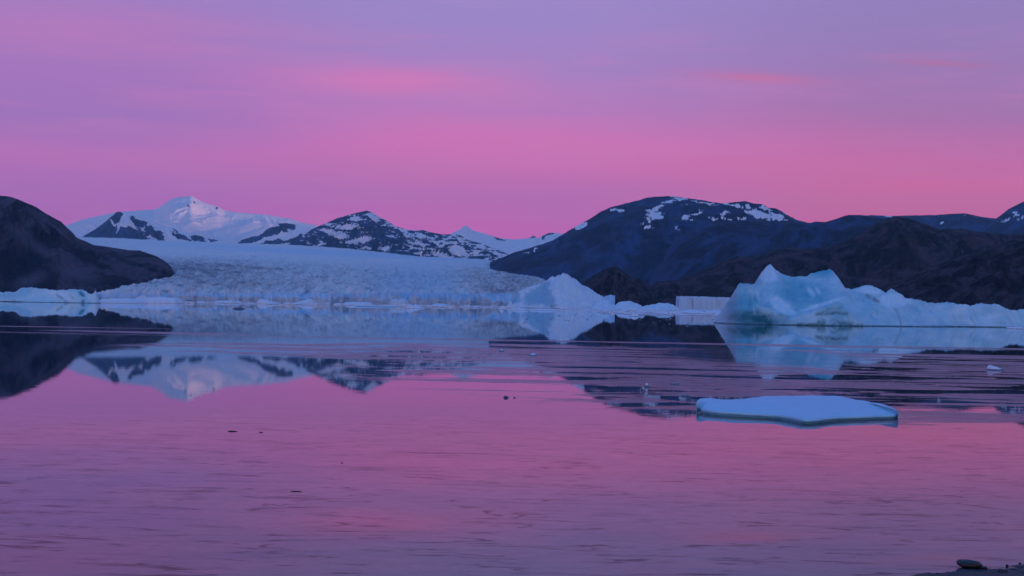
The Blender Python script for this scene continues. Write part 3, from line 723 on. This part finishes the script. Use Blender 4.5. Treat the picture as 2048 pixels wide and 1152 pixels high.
# white berg with a sharp peak
wb = berg('iceberg', [
    ([(1020, 610, 1345), (1023, 598, 1345), (1035, 586, 1350), (1049, 578, 1355), (1068, 572, 1358), (1082, 567, 1360), (1092, 563, 1360), (1105, 555, 1360), (1117, 550.5, 1360), (1128, 547.5, 1360), (1137, 552, 1360),
      (1144, 565, 1360), (1152, 577, 1360), (1166, 589, 1360), (1184, 597, 1360), (1195, 603, 1360)], 0.9, 1.2, 2.2),
    ([(1128, 547.5, 1360), (1112, 566, 1346), (1104, 585, 1334), (1100, 606, 1324)], 0.9, 0.55, 1),
    ([(1166, 590, 1352), (1172, 600, 1340), (1150, 603, 1336)], 0.8, 0.8, 1),
    ([(1030, 606, 1330), (1060, 600, 1332), (1085, 604, 1328)], 0.8, 0.8, 1)],
    0.5, M_wberg, noise_amp=1.8, noise_s=8.0, k=0.6, seed=6.0, ext=(30, 40, 44), hi=3.4,
    tint=lambda a, b, V: 0.95 * np.clip(ell(a, b, [(1075, 592, 34, 20, -25), (1030, 595, 14, 14, 0), (1088, 572, 20, 7, -30), (1095, 600, 18, 16, 0)], 0.5) * 3, 0, 1) * (0.75 + 0.5 * ridged(a / 14, b / 9, 3)) + 0.35 * (ridged(a / 13 + b / 20, b / 9, 4, 0.6) - 0.35),
    dirt=lambda a, b, V: lines(a, b, [([(1103, 613), (1112, 611)], 2.2, 1.0), ([(1135, 616), (1190, 616)], 1.5, 0.35)]))
tag(wb, 'white pyramid iceberg with one sharp peak and broken blue blocks down its left side', 'iceberg')
def lowberg(pts, label, seed, d=1330, slope=0.5, mat=M_wberg, res=0.5):
    o = berg('iceberg', [([(a, b, d) for a, b in pts], slope, slope * 1.3, 2.0)], res, mat, noise_amp=0.7, noise_s=6.0, k=0.5, seed=seed, ext=(17, 26, 26), hi=0.9,
             tint=lambda a, b, V: 0.15 + 0.3 * perlin(a / 10, b / 5))
    return tag(o, label, 'iceberg')
lowberg([(1192, 606), (1205, 601), (1215, 600), (1221, 606), (1226, 612)], 'small flat topped white iceberg touching the right foot of the sharp peaked one', 1.0)
lowberg([(1226, 612), (1236, 606), (1245, 603), (1260, 602), (1272, 606), (1283, 612)], 'low rounded white iceberg left of the one beside the square block', 2.0)
lowberg([(1286, 613), (1301, 609), (1320, 606.5), (1334, 606), (1346, 610), (1355, 615)], 'low white iceberg mound just left of the square sided block', 3.0)

# square tabular berg
def tabular():
    a0, a1 = P(1357, 593, 1440), P(1500, 596, 1440)
    h0 = a0[2]; n = 180; m_ = 70
    xs = np.linspace(a0[0] - 1.2, a1[0], n); ys_ = np.linspace(1435, 1464, m_)
    X, Y = np.meshgrid(xs, ys_)
    edge = np.minimum(np.minimum(X - (a0[0] - 0.3), (Y - 1439.2) + 1.2 * fbm(X / 5, X * 0, 4, 0.6) + 0.8 * np.maximum(perlin(X / 2.0, X * 0 + 3), 0)), np.minimum(a1[0] - X, 1463 - Y))
    topz = np.interp(X[0], [a0[0], a1[0]], [a0[2], a1[2]])[None, :] + 0.9 * fbm(X / 8, Y / 7, 5, 0.6)
    Z = -1 + (topz + 1) * sstep(edge, -0.15, 0.55)
    qx, qy = proj(X, Y, Z)
    d = lines(qx, qy, [([(1384, 596), (1386, 606), (1385, 617)], 1.6, 0.8), ([(1434, 594), (1433, 604), (1432, 609)], 1.2, 0.7), ([(1438, 605), (1442, 617)], 1.5, 0.6), ([(1374, 594), (1384, 595)], 1.0, 0.5), ([(1404, 598), (1398, 608)], 1.2, 0.3)])
    return mesh('iceberg', np.stack([X, Y, Z], -1).reshape(-1, 3), grid_faces(m_, n), M_box, {'tint': np.clip(0.1 + 0.8 * np.clip(ell(qx, qy, [(1358, 606, 5, 16, 0)]) * 2, 0, 1), 0, 1), 'dirt': d, 'green': 0 * d})
tag(tabular(), 'square sided tabular iceberg with a flat top and brown streaks down its face', 'iceberg')

# left berg with turquoise folds
lb = berg('iceberg', [
    ([(-60, 590, 835), (-20, 586, 835), (0, 584.5, 835), (18, 584, 835), (33, 582, 835), (42, 577, 835), (55, 574.5, 835), (75, 576, 835), (110, 580, 835), (135, 579.5, 834), (150, 578, 834), (162, 579.5, 834),
      (173, 583, 834), (183, 588, 834), (188, 586, 834), (192, 581, 834), (195, 586, 834), (196, 597, 834)], 1.1, 1.3, 2.2),
    ([(110, 585, 832), (122, 596, 828), (132, 605, 826)], 1.2, 0.9, 1),
    ([(150, 580, 832), (165, 594, 828), (176, 604, 826)], 1.2, 0.9, 1),
    ([(20, 602, 826), (60, 596, 828), (100, 599, 827)], 0.8, 0.6, 1)],
    0.35, M_lberg, noise_amp=0.7, noise_s=5.0, k=0.35, seed=9.0, ext=(6, 16, 18), hi=0.7,
    tint=lambda a, b, V: 0.35 + 0.5 * np.clip(ell(a, b, [(50, 584, 22, 10, -20), (162, 588, 10, 9, 50), (20, 592, 30, 8, 0)]) * 2, 0, 1) - 0.4 * np.clip(ell(a, b, [(120, 590, 40, 12, 20), (185, 595, 12, 10, 0)]) * 2, 0, 1),
    green=lambda a, b, V: 0.7 * np.clip(ell(a, b, [(164, 588, 9, 4, 45), (166, 603, 5, 5, 0), (20, 604, 30, 2.5, 0)]) * 3, 0, 1),
    dirt=lambda a, b, V: lines(a, b, [([(114, 590), (124, 597)], 2.0, 0.6), ([(130, 604), (137, 606)], 2.5, 0.6), ([(10, 603), (30, 604)], 1.2, 0.7), ([(25, 601), (55, 605)], 1.0, 0.7), ([(140, 590), (146, 597)], 2, 0.4)]))
tag(lb, 'low turquoise iceberg with folded flank and upright nib, below the dark headland', 'iceberg')

# ------------------------------------------------------------------ small floating ice
def chunk(px, wl, wpx, hpx, label, mat=M_floe, seed=0, shape='dome', tint=0.1, dirt=0.0, flat=1.0, name='ice_block', group=None, cat='ice block', skew=0.0):
    """floating piece: px,wl = middle of its waterline, wpx,hpx = size in the photo"""
    g = G(px, wl); d = g[1]
    wm = wpx / F * d; hm = max(hpx / F * d, 0.02); dm = wm * flat * 0.5
    nr, na = 16, 48
    rr = np.linspace(0, 1.12, nr)[:, None]; th = np.linspace(0, 2 * np.pi, na, endpoint=False)[None, :]
    rad = 1 + 0.22 * perlin(np.cos(th) * 1.6 + seed, np.sin(th) * 1.6 + seed * 2.3) + 0.1 * perlin(np.cos(th) * 4 + seed, np.sin(th) * 4)
    X = rr * np.cos(th) * rad * wm / 2; Y = rr * np.sin(th) * rad * dm
    u_ = rr * np.cos(th)
    if shape == 'dome': hh = (1 - np.clip(rr, 0, 1) ** 2.2)
    elif shape == 'slab': hh = (1 - np.clip(rr, 0, 1) ** 9) + 0 * th
    elif shape == 'wedge': hh = (1 - np.clip(rr, 0, 1) ** 8) * (0.52 + 0.5 * u_ * (1 if skew >= 0 else -1))
    else: hh = (1 - np.clip(rr, 0, 1)) ** 0.8 * (1 + 0 * th)
    hh = hh + 0 * th
    Z = hm * hh * (1 + 0.25 * fbm(X / wm * 4 + seed, Y / wm * 4, 3)) - 0.12 * hm - np.where(rr > 1, 0.5 * hm, 0)
    X = X + skew * wm * 0.3 * hh * (0 if shape == 'wedge' else 1)
    V = np.stack([X + g[0], Y + d + dm * 0.9, Z], -1).reshape(-1, 3)
    Fc = []
    for i in range(nr - 1):
        for j in range(na):
            Fc.append((i * na + j, i * na + (j + 1) % na, (i + 1) * na + (j + 1) % na, (i + 1) * na + j))
    n_ = len(V)
    at = {'tint': np.full(n_, tint), 'dirt': np.full(n_, dirt), 'green': np.zeros(n_)}
    o = mesh(name, V, Fc, mat, at, smooth=shape in ('dome',))
    return tag(o, label, cat, group)

pieces = [
 # along the glacier front, left to right
 (235, 606.5, 95, 10, 'long low pale ice slab right of the turquoise iceberg', dict(shape='slab', seed=1)),
 (318, 606.5, 80, 13, 'pale flat topped ice slab below the tip of the dark headland', dict(shape='slab', seed=2)),
 (281, 604.5, 42, 16, 'pale ice hump with a rusty spot at the headland foot', dict(shape='dome', seed=3, dirt=0.15)),
 (376, 604.6, 26, 5, 'small dark ice lump floating off the left glacier front', dict(mat=M_dark, seed=4)),
 (452, 606.0, 60, 5, 'thin white ice slab at the left part of the glacier front', dict(shape='slab', seed=5)),
 (476, 618, 27, 4, 'thin dark sliver of ice alone on the reflection of the glacier', dict(mat=M_dark, seed=6, flat=0.5)),
 (535, 608, 56, 15, 'wedge shaped ice block sloping down to the right at the glacier front', dict(shape='wedge', seed=7, skew=-1)),
 (600, 608.5, 58, 15, 'wedge shaped ice block rising to the right at the glacier front', dict(shape='wedge', seed=8, skew=1)),
 (657, 608.0, 19, 9, 'small round white ice lump before the glacier front', dict(seed=9, tint=0.0)),
 (712, 610, 60, 6, 'thin white ice slab left of the dark edged ledge', dict(shape='slab', seed=10)),
 (724, 604.5, 9, 12, 'narrow white ice tooth at the glacier front', dict(shape='slab', seed=31)),
 (748, 609, 40, 6, 'grey blue ice ledge left of the flat topped block', dict(shape='slab', seed=11, tint=0.5)),
 (796, 612, 42, 14, 'flat topped blue ice block in the middle of the glacier front', dict(shape='slab', seed=12, tint=0.55)),
 (750, 613.5, 80, 3, 'long thin ice ledge with a dark underside before the blue block', dict(shape='slab', seed=13, tint=0.9, flat=0.4)),
 (832, 617, 46, 11, 'pinkish white ice slab tapering to the right of the blue block', dict(shape='wedge', seed=14, skew=-1, tint=0.0)),
 (880, 612.5, 50, 6, 'low jumble of white ice right of the pinkish slab', dict(shape='dome', seed=15)),
 (906, 609.5, 26, 13, 'small pointed ice block leaning left at the glacier front', dict(shape='cone', seed=16, skew=0.4)),
 (962, 613, 36, 10, 'slim ice ramp rising to the right at the glacier front', dict(shape='wedge', seed=17, skew=1)),
 (989, 620, 13, 8, 'small deep teal ice block near the white pyramid iceberg', dict(shape='slab', seed=18, tint=1.0)),
 (1003, 619, 13, 8, 'small white ice block touching the teal one', dict(shape='dome', seed=19)),
 (1040, 620, 36, 4, 'thin white floe under the left foot of the pyramid iceberg', dict(shape='slab', seed=20)),
 (1090, 621, 60, 4, 'long thin white floe under the pyramid iceberg', dict(shape='slab', seed=21)),
 (1270, 633, 22, 7, 'small pale ice piece set apart on the dark water below the low mounds', dict(seed=22)),
 (1283, 634, 12, 3, 'tiny pinkish ice piece beside the small pale one', dict(seed=23)),
 (1385, 625, 46, 7, 'low white ice hump before the square sided iceberg', dict(seed=24)),
 (1430, 626, 40, 6, 'low white ice hump between the square iceberg and the horned one', dict(seed=25)),
 # open water
 (1065, 712, 24, 6, 'small pale ice piece with a raised tip on open pink water', dict(seed=26, shape='cone', skew=0.4)),
 (1999, 741, 38, 13, 'small bright white ice piece high at its left end, right edge of the lake', dict(seed=27, shape='wedge', skew=-1, tint=0.0)),
 (2036, 658, 44, 4, 'thin white floe at the foot of the long iceberg by the right edge', dict(seed=28, shape='slab', flat=0.6)),
 (1294, 774, 11, 10, 'small upright splinter of ice in the dark reflection', dict(seed=29, shape='cone')),
 (1371, 793, 17, 3, 'thin pale ice piece just above the left end of the big floe', dict(seed=30, shape='slab')),
 (1351, 770, 20, 4, 'flat scrap of ice right of the upright splinter', dict(seed=41, shape='slab')),
 (1402, 827, 16, 4, 'bent scrap of ice under the rounded left tip of the big floe', dict(seed=32, shape='slab', flat=0.4)),
 (1012, 796, 12, 4.5, 'small dark ice lump on the pink water, larger of two', dict(mat=M_dark, seed=33)),
 (1029, 796, 5, 2.5, 'tiny dark ice lump right of the larger dark one', dict(mat=M_dark, seed=34)),
 (1003, 703, 14, 5, 'faint pointed ice piece on the edge of the pink reflection', dict(seed=35, shape='cone')),
]
for px_, wl_, w_, h_, lab, kw in pieces:
    chunk(px_, wl_, w_, h_, lab, **kw)
# driftwood slivers
def stick(px, py, wpx, label, seed, thick=0.02):
    g = G(px, py); d = g[1]; L = wpx / F * d
    n, k_ = 14, 8
    V = []; Fc = []
    for i in range(n):
        t = i / (n - 1) - 0.5
        r_ = thick * (0.4 + 0.6 * math.sin(math.pi * (i + 0.6) / n)) * (1 + 0.3 * float(perlin(i * 0.7 + seed, 0.3)))
        cx, cy = t * L, 0.06 * L * float(perlin(i * 0.3 + seed, 1.5)); cz = 0.01 + 0.012 * float(perlin(i * 0.5 + seed, 4.4))
        for j in range(k_):
            a = 2 * math.pi * j / k_
            V.append((g[0] + cx, g[1] + cy + r_ * math.cos(a), cz + r_ * math.sin(a)))
    for i in range(n - 1):
        for j in range(k_):
            Fc.append((i * k_ + j, i * k_ + (j + 1) % k_, (i + 1) * k_ + (j + 1) % k_, (i + 1) * k_ + j))
    o = mesh('driftwood', V, Fc, M_stone)
    return tag(o, label, 'driftwood')
stick(465, 863, 18, 'dark sliver of driftwood on the pink water, larger and left of a tiny one', 1.0, 0.018)
stick(522, 865, 8, 'tiny dark sliver of driftwood right of the larger one', 2.0, 0.012)
stick(592, 983, 24, 'thin dark twig floating in the near left water', 3.0, 0.009)
stick(684, 926, 4, 'tiny dark speck of wood between the two larger bits of driftwood', 4.0, 0.010)

# brash ice: countless small scraps lying in the still water before the right bergs and the glacier
def brash():
    rnd = random.Random(5)
    V = []; Fc = []
    def add(px, py, wpx, hpx):
        g = G(px, py); d = g[1]; wm = wpx / F * d; dm = wm * rnd.uniform(0.6, 1.6); hm = hpx / F * d
        n = 9; base = len(V); ph = rnd.uniform(0, 6)
        for ring, (s, z_) in enumerate(((1.0, -0.1), (0.94, hm * 0.7), (0.55, hm))):
            for j in range(n):
                a = 2 * math.pi * j / n
                rr = s * (1 + 0.25 * math.sin(3 * a + ph) + 0.12 * math.sin(5 * a + 2 * ph))
                V.append((g[0] + wm / 2 * rr * math.cos(a), d + dm / 2 * rr * math.sin(a), z_ * (1 + 0.3 * math.sin(a * 2 + ph))))
        for r_ in range(2):
            for j in range(n):
                Fc.append((base + r_ * n + j, base + r_ * n + (j + 1) % n, base + (r_ + 1) * n + (j + 1) % n, base + (r_ + 1) * n + j))
        V.append((g[0], d, hm)); c = len(V) - 1
        for j in range(n):
            Fc.append((base + 2 * n + j, base + 2 * n + (j + 1) % n, c, c))
    for i in range(420):
        px = rnd.uniform(1130, 1440); hor = 589.5 + 0.0171 * px
        py = hor + 6.8 + 11.5 * rnd.random() ** 1.3
        if px < 1200: py = min(py, hor + 10)
        add(px, py, rnd.uniform(4, 26), rnd.uniform(0.5, 2.2))
    for i in range(330):
        px = rnd.uniform(200, 1040); hor = 589.5 + 0.0171 * px
        py = hor + 8.2 + 2.4 * rnd.random() ** 1.5
        add(px, py, rnd.uniform(3, 16), rnd.uniform(0.6, 3.2))
    for i in range(40):
        px = rnd.uniform(1020, 1450); hor = 589.5 + 0.0171 * px
        add(px, hor + rnd.uniform(15, 40), rnd.uniform(1.5, 6), rnd.uniform(0.4, 1.2))
    n_ = len(V)
    o = mesh('brash_ice', V, Fc, M_floe, {'tint': np.full(n_, 0.05), 'dirt': np.full(n_, 0.05), 'green': np.zeros(n_)}, smooth=False)
    tag(o, 'countless white scraps of brash ice before the glacier front and the low icebergs', 'brash ice', kind='stuff')
brash()

# ------------------------------------------------------------------ the big floe in the foreground
def floe():
    back = [(1393, 808), (1394, 801), (1400, 796.5), (1411, 795), (1429, 798), (1454, 799.5), (1480, 798), (1505, 795), (1530, 792.5), (1560, 791.5), (1594, 791), (1632, 790), (1650, 790.5), (1670, 792),
            (1690, 795), (1708, 798.5), (1730, 801.5), (1746, 805.5), (1765, 809), (1780, 813.5), (1790, 817), (1797, 821)]
    front = [(1798, 827), (1784, 829), (1760, 829.5), (1721, 831), (1695, 831.5), (1670, 832.5), (1650, 835), (1627, 838), (1607, 838), (1593, 835), (1581, 832.5), (1560, 829), (1543, 827.5), (1515, 826), (1492, 825), (1465, 823.5), (1442, 822), (1425, 820.5), (1406, 818), (1398, 814)]
    zb, zf = 0.33, 0.18
    pts = []
    for a, b in back:
        r0 = ray(a, b); d = (zb - CH) / r0[1]; pts.append((r0[0] * d, d, zb))
    for a, b in front:
        r0 = ray(a, b); d = (zf - CH) / r0[1]; pts.append((r0[0] * d, d, zf))
    pts = np.array(pts, float)
    # resample closed outline
    q = np.vstack([pts, pts[:1]]); seg = np.r_[0, np.cumsum(np.hypot(*(np.diff(q[:, :2], axis=0).T)))]
    n = 260; s = np.linspace(0, seg[-1], n, endpoint=False)
    O = np.stack([np.interp(s, seg, q[:, i]) for i in range(3)], 1)
    for _ in range(3):
        O = (np.roll(O, 1, 0) + 2 * O + np.roll(O, -1, 0)) / 4
    c = O.mean(0)
    # inner axis: shrink toward the long axis of the floe rather than one point
    rings = []
    prof_ = [(0.0, 0.10), (0.25, 0.095), (0.5, 0.08), (0.7, 0.06), (0.85, 0.035), (0.93, 0.015), (0.975, 0.0), (0.993, -0.022), (1.0, -0.05), (1.0, -0.085), (0.998, -0.105)]
    axx = c[0] + (O[:, 0] - c[0]) * 0.90
    il, ir = O[:, 0].argmin(), O[:, 0].argmax()
    A_ = np.roll(O, -il, 0); kr_ = (ir - il) % n
    s1_, s2_ = A_[:kr_ + 1], np.vstack([A_[kr_:], A_[:1]])[::-1]
    o1, o2 = np.argsort(s1_[:, 0]), np.argsort(s2_[:, 0])
    ymid = 0.5 * (np.interp(axx, s1_[o1, 0], s1_[o1, 1]) + np.interp(axx, s2_[o2, 0], s2_[o2, 1]))
    ax = np.stack([axx, ymid, np.full(n, 0.28)], 1)
    for f_, dz in prof_:
        q_ = ax + (O - ax) * f_
        q_[:, 2] = (0.27 * (1 - f_) + O[:, 2] * f_) + dz
        q_[:, 2] += 0.028 * fbm(q_[:, 0] * 1.1, q_[:, 1] * 0.6, 5, 0.6) * (f_ < 0.98)
        rings.append(q_)
    nt = len(rings)
    V = np.concatenate(rings)
    Fc = grid_faces(nt, n).tolist()
    for i in range(nt - 1):
        Fc.append([i * n + n - 1, i * n, (i + 1) * n, (i + 1) * n + n - 1])
    root = bpy.data.objects.new('ice_floe', None); root.location = (c[0], c[1], 0); link(root)
    V0 = V - np.array([c[0], c[1], 0])
    na = len(V0)
    tint = np.zeros(na); tint[n * (nt - 2):n * nt] = 0.25; tint[n * (nt - 1):n * nt] = 0.7
    mesh('snow_cover', V0, Fc, M_slab, {'tint': tint, 'dirt': np.zeros(na), 'green': np.zeros(na)}, parent=root)
    # submerged, undercut clear-ice foot
    rings = []
    for f_, z_ in ((0.9985, None), (0.990, 0.05), (0.985, 0.0), (0.96, -0.3)):
        q_ = ax + (O - ax) * f_
        q_[:, 2] = (O[:, 2] - 0.10) if z_ is None else z_
        rings.append(q_)
    V1 = np.concatenate(rings) - np.array([c[0], c[1], 0])
    F1 = grid_faces(4, n).tolist()
    for i in range(3):
        F1.append([i * n + n - 1, i * n, (i + 1) * n, (i + 1) * n + n - 1])
    na = len(V1)
    mesh('ice_foot', V1, F1, M_slab, {'tint': np.full(na, 0.75), 'dirt': np.zeros(na), 'green': np.zeros(na)}, parent=root)
    tag(root, 'big flat floe of smooth blue ice with rounded left tip on the pink water', 'ice floe')
floe()

# ------------------------------------------------------------------ shore corner and stones
def shore():
    edge = [(1740, 1158), (1790, 1152), (1830, 1147), (1900, 1142), (1940, 1137), (1975, 1133), (2010, 1131.5), (2048, 1127), (2120, 1121), (2300, 1108), (2600, 1090), (3000, 1085)]
    E = np.array([G(a, b)[:2] for a, b in edge])
    n, m_ = 420, 130
    xs = np.interp(np.linspace(0, 1, n), np.linspace(0, 1, len(E)), E[:, 0]); ys_ = np.interp(np.linspace(0, 1, n), np.linspace(0, 1, len(E)), E[:, 1])
    t = np.linspace(0, 1, m_)[:, None]
    X = xs[None, :] + 3.0 * t; Y = ys_[None, :] - (t ** 1.3) * 24 + 0.35
    Z = -0.05 + 0.42 * np.clip((t ** 1.3) * 24, 0, 1e3) ** 0.75 * 0.22 + 0.035 * fbm(X * 1.1, Y * 1.1, 4) + 0.030 * np.abs(fbm(X * 7, Y * 7, 3))
    o = mesh('shore', np.stack([X, Y, Z], -1).reshape(-1, 3), grid_faces(m_, n), M_gravel)
    tag(o, kind='structure')
shore()
def stone(px, py, wpx, hpx, label, seed, tilt=0.0):
    g = G(px, py); d = g[1]; a = wpx / F * d / 2; c_ = hpx / F * d / 2
    nr, na = 26, 40
    ph = np.linspace(0.001, math.pi - 0.001, nr)[:, None]; th = np.linspace(0, 2 * np.pi, na, endpoint=False)[None, :]
    dx, dy, dz = np.sin(ph) * np.cos(th), np.sin(ph) * np.sin(th), np.cos(ph) + 0 * th
    rr = 1 + 0.22 * perlin(dx * 1.3 + seed, dy * 1.3 + dz * 1.1) + 0.08 * perlin(dx * 4 + seed, dz * 4 + dy * 3) + 0.03 * perlin(dx * 11, dz * 11 + seed)
    X = a * dx * rr; Y = a * 0.7 * dy * rr; Z = c_ * dz * rr * (1.0 + 0.0 * X)
    ct, st = math.cos(tilt), math.sin(tilt)
    X, Z = X * ct - Z * st, X * st + Z * ct
    V = np.stack([X + g[0], Y + d, Z + c_ * 0.9], -1).reshape(-1, 3)
    Fc = []
    for i in range(nr - 1):
        for j in range(na):
            Fc.append((i * na + j, i * na + (j + 1) % na, (i + 1) * na + (j + 1) % na, (i + 1) * na + j))
    return tag(mesh('boulder' if wpx > 20 else 'stone', V, Fc, M_stone), label, 'rock')
stone(1938, 1135, 54, 16, 'dark wet boulder overhanging the water at the shore corner', 1.0, -0.08)
stone(2014, 1132.5, 6, 4, 'small dark stone on the crest of the gravel shore', 2.0)
stone(2040, 1128.5, 5, 4, 'tiny dark stone near the right end of the gravel crest', 3.0)
stone(1968, 1139, 14, 7, 'fist sized stone tucked against the right of the dark boulder', 4.0)
stone(2005, 1147, 20, 9, 'flat stone lying on the gravel below the crest', 5.0)

stone(1990, 1149, 9, 5, 'small round stone left of the flat one on the gravel', 6.0)
stone(2028, 1142, 13, 6, 'rounded dark stone below the crest near the right edge', 7.0)
stone(1925, 1149, 11, 5, 'small stone on the gravel below the dark boulder', 8.0)
stone(2044, 1149, 16, 7, 'lumpy dark stone in the very corner of the shore', 9.0)

# ------------------------------------------------------------------ air
hz = bpy.data.meshes.new('haze')
x0, x1, y0, y1, z0, z1 = -9800, 9800, -7600, 14500, -4, 1130
hv = [(x, y, z) for z in (z0, z1) for y in (y0, y1) for x in (x0, x1)]
hz.from_pydata(hv, [], [(0, 2, 3, 1), (4, 5, 7, 6), (0, 1, 5, 4), (2, 6, 7, 3), (0, 4, 6, 2), (1, 3, 7, 5)])
hm = bpy.data.materials.new('haze'); hm.use_nodes = True
ht = NT(hm.node_tree)
for nd in list(ht.n):
    if nd.type != 'OUTPUT_MATERIAL': ht.n.remove(nd)
pv = ht.new('ShaderNodeVolumePrincipled')
pv.inputs['Color'].default_value = (0.38, 0.74, 1.0, 1); pv.inputs['Density'].default_value = 4.3e-5
pv.inputs['Anisotropy'].default_value = 0.0
ht.l.new(pv.outputs[0], [n for n in ht.n if n.type == 'OUTPUT_MATERIAL'][0].inputs['Volume'])
hz.materials.append(hm)
ho = bpy.data.objects.new('haze', hz); link(ho)
tag(ho, 'thin blue evening haze filling the valley and fading the far mountains', 'haze', kind='stuff')
